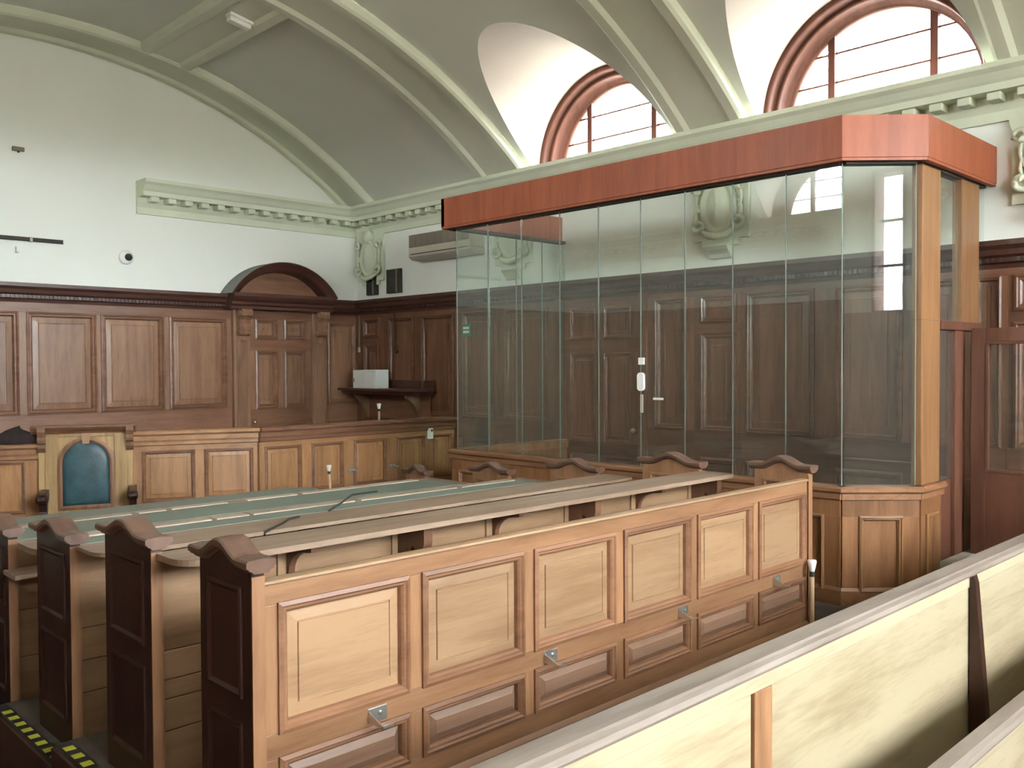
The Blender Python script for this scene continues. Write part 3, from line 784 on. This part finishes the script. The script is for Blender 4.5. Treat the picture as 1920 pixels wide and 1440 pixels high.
# white fittings on the glass door
fg = Fr((XD - .006, 0, 0), (0, -1, 0))
hd_ = fbox('latch_plate', M['white'], dk, fg, -4.575, -4.515, -.005, .052, 0, .012, .003, label='small white latch plate')
pts = [(-4.545 + .033 * math.cos(q), -.145 + (.045 if math.sin(q) > 0 else -.045) + .03 * math.sin(q)) for q in [k * math.pi / 10 for k in range(20)]]
MB().prism([fg.p(a, b, .0) for a, b in pts], fg.n * .025).build('pull_handle', M['white'], dk, .006, label='white oval pull handle')
fbox('lock_strip', M['grey'], dk, fg, -4.558, -4.53, -.40, -.25, 0, .010, .003)
fbox('label_plate', M['white'], dk, fg, -4.43, -4.33, -.291, -.273, 0, .003, 0)

# mahogany glazed door and frame beside the dock
gd = thing('glazed_door', (7.05, 1.7, -1.41), 'red mahogany half-glazed door at the right edge beside the dock', 'door')
fgd = Fr((7.05, 0, 0), (0, -1, 0))
for a, b, c, d_ in ((-2.385, -2.285, -1.41, .25), (-1.40, -1.30, -1.41, .25)): fbox('stile', M['maho_door'], gd, fgd, a, b, c, d_, -.045, 0)
fbox('top_rail', M['maho_door'], gd, fgd, -2.285, -1.40, .15, .25, -.045, 0); fbox('lower_panel', M['maho_door'], gd, fgd, -2.285, -1.40, -1.41, -.80, -.045, -.002)
fbox('glass_pane', M['glass'], gd, fgd, -2.285, -1.40, -.80, .15, -.027, -.019, 0)
for a, b, c, d_ in ((-2.285, -1.40, -.80, -.78), (-2.285, -1.40, .13, .15), (-2.285, -2.265, -.78, .13), (-1.42, -1.40, -.78, .13)): fbox('bead', M['maho_door'], gd, fgd, a, b, c, d_, -.04, .004, .002)
df = thing('door_frame', (6.95, 2.45, FL), 'dark stained door frame standing between dock post and mahogany door', 'door frame')
fbox('jamb', M['maho_door'], df, fs, 6.93, 7.08, FL, .235, -.03, .03); fbox('jamb', M['maho_door'], df, fs, 7.10, 7.21, FL, .235, -.045, .0)
fbox('stop', M['dark'], df, fs, 7.08, 7.10, FL, .235, -.04, .01, .002)
fbox('side_light', M['glass'], df, fs, 6.63, 6.93, -.85, .235, -.006, .006, 0)
fbox('side_panel', M['maho_door'], df, fs, 6.63, 6.93, FL, -.85, -.03, .0)

# ------------------------------------------------------------------ judge's bench
jb = thing('judge_bench', (6.0, 8.9, -2.12), 'long panelled oak front of the judge bench below the arched door', 'judge bench')
JA, JB = (4.842, 8.83), (3.66, 9.318)
f5, L5 = Fr((0, 8.80, 0), (1, 0, 0)), 0
zt = -.662; zb = -2.12
TOPR = [(-.14, zt), (.05, zt), (.06, zt - .012), (.06, zt - .035), (.045, zt - .05), (.03, zt - .055), (.03, zt - .10), (.022, zt - .12), (.022, zt - .15), (0, zt - .16), (-.06, zt - .16)]
panelling(jb, f5, 4.80, XW, zb, zt - .15, [(4.87, 5.31), (5.45, 5.86), (6.02, 6.47), (6.64, 7.06), (7.2, 7.5)], [(-1.40, -.875), (-1.95, -1.5)], M['judge'], M['mould'], M['judge'], M['judge_x'], M['judge_x'])
strip(jb, 'top_rail', f5, 4.80, XW, TOPR, M['dado_x'])
f6, L6 = seg_fr(JB, JA)
panelling(jb, f6, .0, L6, zb, zt - .15, [(.09, .60), (.70, 1.19)], [(-1.40, -.875), (-1.95, -1.5)], M['judge'], M['mould'], M['judge'], M['judge_x'], M['judge_x'])
strip(jb, 'top_rail', f6, 0, L6 + .02, TOPR, M['judge_x'])
# left wing
panelling(jb, f6, -2.4, -.86, zb, -.86, [(-1.55, -.98), (-2.3, -1.7)], [(-1.44, -.93), (-1.95, -1.5)], M['judge'], M['mould'], M['judge'], M['judge_x'], M['judge_x'])
strip(jb, 'top_rail', f6, -2.4, -.84, [(a, b - .095) for a, b in TOPR], M['oak_x'])

# high-backed seat with teal leather in the middle of the judge bench front
th_ = thing('carved_chair', f6.p(-.42, -2.12, .1), 'high-backed oak chair with arched teal leather panel and scrolled arms', 'chair')
ft = Fr(f6.p(0, 0, .05), f6.u)
fbox('back_board', M['throne'], th_, ft, -.86, -.0, -2.12, -.665, -.06, -.015)
fbox('back_border', M['throne'], th_, ft, -.80, -.68, -1.75, -.68, -.015, .0); fbox('back_border', M['throne'], th_, ft, -.17, -.05, -1.75, -.68, -.015, .0); fbox('back_border', M['throne'], th_, ft, -.68, -.17, -.70, -.655, -.015, .0)
ac, ar, zsp, zl0 = -.43, .215, -.965, -1.385
def archpts(r, zlow, n_): return [ft.p(ac - r, zlow, n_)] + [ft.p(ac - r * math.cos(math.pi * k / 20), zsp + r * math.sin(math.pi * k / 20), n_) for k in range(21)] + [ft.p(ac + r, zlow, n_)]
fm = MB(); fm.loft([archpts(ar + .045, zl0 - .045, -.015), archpts(ar + .045, zl0 - .045, .01), archpts(ar + .02, zl0 - .02, .02), archpts(ar, zl0, .008), archpts(ar, zl0, -.01)], True, False)
fm.build('arch_moulding', M['dado_z'], th_)
lm = MB(); rgs = [archpts(ar, zl0, -.006)] + [[ft.p(0, 0, 0) for _ in range(0)]]
def inset_arch(q, n_):
    c = ft.p(ac, (zsp + zl0) / 2, 0)
    return [Vector((c.x + (v.x - c.x) * q, c.y + (v.y - c.y) * q, c.z + (v.z - c.z) * q)) + ft.n * n_ for v in archpts(ar, zl0, 0)]
lm.loft([inset_arch(1, -.006), inset_arch(.93, .012), inset_arch(.8, .020), inset_arch(.4, .026), inset_arch(.05, .027)], True, True, True)
lm.build('leather_back', M['leather'], th_)
MB().prism([ft.p(a, b, -.01) for a, b in ((ac - .03, -.77), (ac + .03, -.77), (ac + .045, -.665), (ac - .045, -.665))], ft.n * .04).build('keystone', M['pale2_x'], th_, .004)
strip(th_, 'canopy', ft, -.92, .03, [(-.12, -.585), (.07, -.585), (.075, -.60), (.05, -.625), (.02, -.645), (.01, -.665), (-.12, -.665)], M['dado_x'])
for a in (-.86, -.06):
    c = strip(th_, 'console', ft, a, a + .07, [(-.02, -.60), (.075, -.60), (.085, -.64), (.06, -.69), (.075, -.72), (.07, -.75), (.03, -.76), (.045, -.80), (.03, -.835), (-.02, -.85)], M['dado_z'], .004)
for a in (-.80, .0):
    pr = []
    arm = MB(); arm.prism([ft.p(a - .035, v, n_) for n_, v in [(-.03, -1.21), (.30, -1.23), (.345, -1.245), (.36, -1.275), (.34, -1.305), (.27, -1.30), (.24, -1.33), (.225, -1.40), (.235, -1.48), (.25, -1.68), (.17, -1.68), (.16, -1.45), (.10, -1.33), (-.03, -1.30)]], ft.u * .07)
    ar_ = arm.build('arm', M['end'], th_, .008, label='dark carved scroll arm')
    MB().lathe(ft.p(a - .05, -1.27, .315), [(.001, 0), (.035, .002), (.042, .05), (.035, .098), (.001, .10)], 16, ft.u).build('arm_scroll', M['end'], ar_)
fbox('seat_board', M['oak_x'], th_, ft, -.80, -.05, -1.70, -1.66, -.02, .36)
fbox('seat_front', M['oak_x'], th_, ft, -.78, -.07, -2.12, -1.70, .30, .34)

# ------------------------------------------------------------------ small things
def solid_box(name, mat, fr, a0, a1, b0, b1, c0, c1, label, cat, group=None, bevel=.004):
    return fbox(name, mat, None, fr, a0, a1, b0, b1, c0, c1, bevel, label=label, cat=cat, group=group)
# shelf on the right wall near the corner
sh = thing('wall_shelf', (XW, 10.05, -.75), 'dark wooden wall shelf in the corner holding white folders', 'shelf')
fW = Fr((XW - .06, 0, 0), (0, -1, 0))
fbox('shelf_board', M['dark'], sh, fW, -10.90, -9.15, -.35, -.315, 0, .36)
fbox('back_board', M['dado_y'], sh, fW, -10.80, -9.25, -.74, -.35, 0, .025); fbox('upstand', M['dark'], sh, fW, -10.88, -9.17, -.315, -.20, 0, .02)
strip(sh, 'shelf_moulding', fW, -10.86, -9.19, [(0, -.35), (.33, -.35), (.31, -.38), (.28, -.40), (0, -.40)], M['dark'])
for a in (-10.66, -9.5):
    strip(sh, 'bracket', fW, a, a + .06, [(0, -.40), (.25, -.40), (.24, -.44), (.14, -.52), (.06, -.66), (.03, -.74), (0, -.74)], M['dado_z'], .004)
fl = thing('ring_binder', fW.p(-10.47, -.315, .2), 'white ring binder on the corner shelf, left of the pair', 'binder', 'white binders on the corner shelf')
fbox('cover', M['paper'], fl, fW, -10.60, -10.34, -.315, -.065, .10, .30, .004); fbox('finger_hole', M['black'], fl, fW, -10.585, -10.57, -.235, -.18, .299, .302, 0)
fl = thing('ring_binder', fW.p(-10.2, -.315, .2), 'white ring binder on the corner shelf, right of the pair', 'binder', 'white binders on the corner shelf')
fbox('cover', M['paper'], fl, fW, -10.335, -10.04, -.315, -.06, .10, .32, .004); fbox('label_strip', M['white'], fl, fW, -10.30, -10.08, -.28, -.10, .319, .3215, 0)
# black vents
for (a, b, c, d_, lb) in ((-10.72, -10.47, 1.0, 1.29, 'dark rectangular wall vent under the corner cartouche'), (-10.24, -9.92, 1.0, 1.33, 'dark rectangular wall vent beside the corner cartouche, nearer the air conditioner')):
    v = thing('wall_vent', FR_.p((a + b) / 2, c, 0), lb, 'vent', 'dark vents above the wainscot')
    fbox('vent_body', M['vent'], v, FR_, a, b, c, d_, 0, .04)
    fbox('conduit', M['acgrille'], v, FR_, b - .09, b - .065, c + .01, d_ - .01, .04, .055, .003)
    for k in range(5): fbox('slat', M['vent'], v, FR_, a + .015, b - .10, c + .03 + k * .055, c + .04 + k * .055, .04, .048, .002)
# air conditioner
FAC = Fr((XW - .004, 0, 0), (0, -1, 0))
ac_ = thing('air_conditioner', FAC.p(-9.0, 1.40, 0), 'long beige wall air conditioner left of the dock roof', 'air conditioner')
fbox('casing', M['acbody'], ac_, FAC, -9.47, -8.25, 1.45, 1.71, 0, .24, .012)
for k in range(9): fbox('grille_section', M['acgrille'], ac_, FAC, -9.45 + k * .132, -9.45 + k * .132 + .128, 1.54, 1.70, .24, .246, .001)
strip(ac_, 'lower_casing', FAC, -9.47, -8.25, [(0, 1.45), (.24, 1.45), (.235, 1.42), (.19, 1.385), (.06, 1.375), (0, 1.375)], M['acbody'], .004)
fbox('air_slot', M['vent'], ac_, FAC, -9.42, -8.3, 1.447, 1.457, .236, .243, 0)
# dome camera
dc = thing('dome_camera', FL_.p(4.27, 1.26, 0), 'small round dome camera on the white wall above the wainscot', 'camera')
MB().lathe(FL_.p(4.27, 1.31, 0), [(.085, 0), (.085, .02), (.07, .045), (.001, .05)], 24, FL_.n).build('housing', M['white'], dc)
MB().lathe(FL_.p(4.285, 1.31, .04), [(.045, 0), (.043, .02), (.03, .042), (.001, .052)], 18, FL_.n).build('dome', M['black'], dc)
lb_ = thing('wall_bar', FL_.p(2.6, 1.42, 0), 'long dark horizontal bar mounted on the white wall at left', 'wall bar')
fbox('channel', M['vent'], lb_, FL_, 1.4, 3.55, 1.405, 1.445, 0, .05); fbox('end_cap', M['white'], lb_, FL_, 3.55, 3.565, 1.40, 1.45, 0, .052)
for q in (1.6, 2.4, 3.2): fbox('clip', M['grey'], lb_, FL_, q, q + .03, 1.40, 1.45, .0, .054, .002)
sb = thing('wall_sensor', FL_.p(3.1, 2.39, 0), 'tiny dark sensor box high on the white wall at left', 'sensor')
fbox('sensor_body', M['acgrille'], sb, FL_, 3.045, 3.165, 2.39, 2.435, 0, .04); MB().lathe(FL_.p(3.105, 2.39, .03), [(.012, -.0), (.012, -.018), (.001, -.02)], 10).build('sensor_eye', M['black'], sb)
wm = thing('wall_hook', FL_.p(3.07, 1.27, 0), 'tiny pale hook below the dark wall bar', 'hook')
fbox('hook_plate', M['grey'], wm, FL_, 3.062, 3.078, 1.27, 1.335, 0, .006, .001); fbox('hook_tip', M['grey'], wm, FL_, 3.062, 3.09, 1.27, 1.278, .006, .03, .001)
cd_ = thing('wall_conduit', FR_.p(-10.86, .1, .05), 'thin pale vertical conduit on the panelling in the corner', 'conduit')
fbox('conduit_strip', M['acgrille'], cd_, FR_, -10.90, -10.87, .22, .72, .045, .06, .002); fbox('conduit_end', M['grey'], cd_, FR_, -10.905, -10.865, .19, .26, .045, .068, .003)
MB().tube([FR_.p(-10.02, .72, .075), FR_.p(-10.02, .5, .07), FR_.p(-10.01, .30, .07), FR_.p(-9.99, .22, .08), FR_.p(-9.97, .17, .08), FR_.p(-9.93, .19, .08)], [.007, .007, .007, .012, .014, .009], 8).build('hanging_cord', M['vent'], None, label='dark cord hanging on the panelling above the corner shelf', cat='cord')
# ceiling light on the cross rib
ph = math.asin((4.55 - VCX) / VR)
cl = thing('ceiling_light', vp(ph, 8.62, .1), 'small white box light fitting on the vault rib', 'light fitting')
e_ = Vector((math.cos(ph), 0, -math.sin(ph))); nn = Vector((-math.sin(ph), 0, -math.cos(ph))); c_ = vp(ph, 8.62, .072)
def lbx(mb, a0, a1, b0, b1, c0, c1):
    vs = [c_ + e_ * a + Vector((0, 1, 0)) * b + nn * c for a in (a0, a1) for b in (b0, b1) for c in (c0, c1)]
    return mb.add(vs, [(0, 1, 3, 2), (4, 6, 7, 5), (0, 4, 5, 1), (2, 3, 7, 6), (0, 2, 6, 4), (1, 5, 7, 3)])
lbx(MB(), -.13, .13, -.06, .06, 0, .03).build('base', M['white'], cl, .004); lbx(MB(), -.12, .12, -.05, .05, .03, .08).build('diffuser', M['white'], cl, .015)
# green exit sign
es = thing('exit_sign', FR_.p(-8.53, .36, .05), 'small green sign with two pale lines on the panelling behind the dock glass', 'sign')
fbox('sign_board', M['exit'], es, FR_, -8.62, -8.45, .36, .52, .05, .065, .002)
fbox('pale_line', M['white'], es, FR_, -8.59, -8.48, .45, .48, .065, .066, 0); fbox('pale_line', M['white'], es, FR_, -8.59, -8.48, .40, .43, .065, .066, 0)
# handset on judge bench
hs_ = thing('wall_handset', f5.p(7.14, -.93, 0), 'white control handset hung on the right end of the judge bench', 'handset')
fbox('handset_body', M['white'], hs_, f5, 7.105, 7.18, -.925, -.79, 0, .03); fbox('handset_screen', M['vent'], hs_, f5, 7.145, 7.17, -.835, -.805, .03, .032, 0)
for i, bx in enumerate((5.98, 6.56)):
    pl = thing('metal_hook', f5.p(bx, -1.25, 0), ('silver hook bracket on the judge bench, beside the white-capped stick', 'silver hook bracket on the judge bench, by the farthest row end')[i], 'hook', 'hooks on the judge bench')
    fbox('hook_plate', M['metal'], pl, f5, bx - .05, bx + .04, -1.235, -1.185, 0, .006, .001)
    MB().prism([f5.p(bx + .0, v, n_) for n_, v in [(.006, -1.20), (.09, -1.215), (.09, -1.225), (.006, -1.222)]], f5.u * .03).build('hook_arm', M['metal'], pl)
# white-capped sticks
def stick(x, y, z0, z1, label, lean=0.0):
    t = thing('capped_stick', (x, y, z0), label, 'stick', 'pale sticks with white caps')
    MB().tube([(x + lean, y, z0), (x, y, z1 - .07)], .014, 10).build('shaft', M['stick'], t)
    MB().lathe((x, y, z1 - .10), [(.013, 0), (.016, .005), (.016, .03), (.013, .034)], 12).build('collar', M['vent'], t)
    MB().lathe((x, y, z1 - .068), [(.014, 0), (.022, .03), (.028, .06), (.025, .068), (.001, .068)], 16).build('cap', M['white'], t)
stick(5.02, 2.585, FL, -1.175, 'pale stick with white cap against the far end of the panelled bench')
stick(5.45, 8.46, -2.12, -1.09, 'pale leaning stick with white cap in front of the judge bench', .07)
stick(6.72, 9.28, -1.75, -.48, 'pale stick with white cap behind the judge bench below the shelf')
# black cloth on the judge bench
cb = MB(); rg = []
cc = f6.p(-1.02, 0, -.02)
for j in range(9):
    v = j / 8
    row = []
    for k in range(20):
        a = 2 * math.pi * k / 20
        rr = (1 - v ** 2.2) * (1 + .10 * math.sin(3 * a + 1) + .07 * math.sin(5 * a + v * 4))
        p_ = cc + f6.u * (.21 * rr * math.cos(a)) + f6.n * (.09 * rr * math.sin(a))
        row.append(Vector((p_.x, p_.y, zt - .095 + .002 + .15 * (v ** .6) * (1 - .2 * math.cos(a + .6)))))
    rg.append(row)
cb.loft(rg, True, True, True)
cb.build('black_cloth', M['cloth'], None, label='crumpled black cloth heaped left of the teal leather seat', cat='cloth')
# hazard tapes at the platform edges
def tape(y0, y1, z, label):
    t = thing('hazard_tape', (1.34, (y0 + y1) / 2, z), label, 'tape', 'hazard tapes on the step edges')
    MB().box(1.30, 1.36, y0, y1, z, z + .003).build('backing', M['black'], t)
    y = y0 + .03; k = 0
    while y < y1 - .06:
        MB().box(1.308, 1.352, y, y + .05, z + .003, z + .004).build('yellow_square', M['yellow'], t); y += .105
tape(4.24, 5.16, -1.75, 'black and yellow hazard tape on the lower step edge at far left')
tape(3.02, 4.20, FL, 'black and yellow hazard tape on the upper step edge beside the bench ends')
# risers of the aisle
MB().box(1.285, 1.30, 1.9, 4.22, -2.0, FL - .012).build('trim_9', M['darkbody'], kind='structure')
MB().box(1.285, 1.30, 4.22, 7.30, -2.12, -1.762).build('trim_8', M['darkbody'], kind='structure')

# ------------------------------------------------------------------ lift everything so that the gallery floor is at zero
for o in list(SC.objects):
    if o.parent is None:
        o.location.z += H
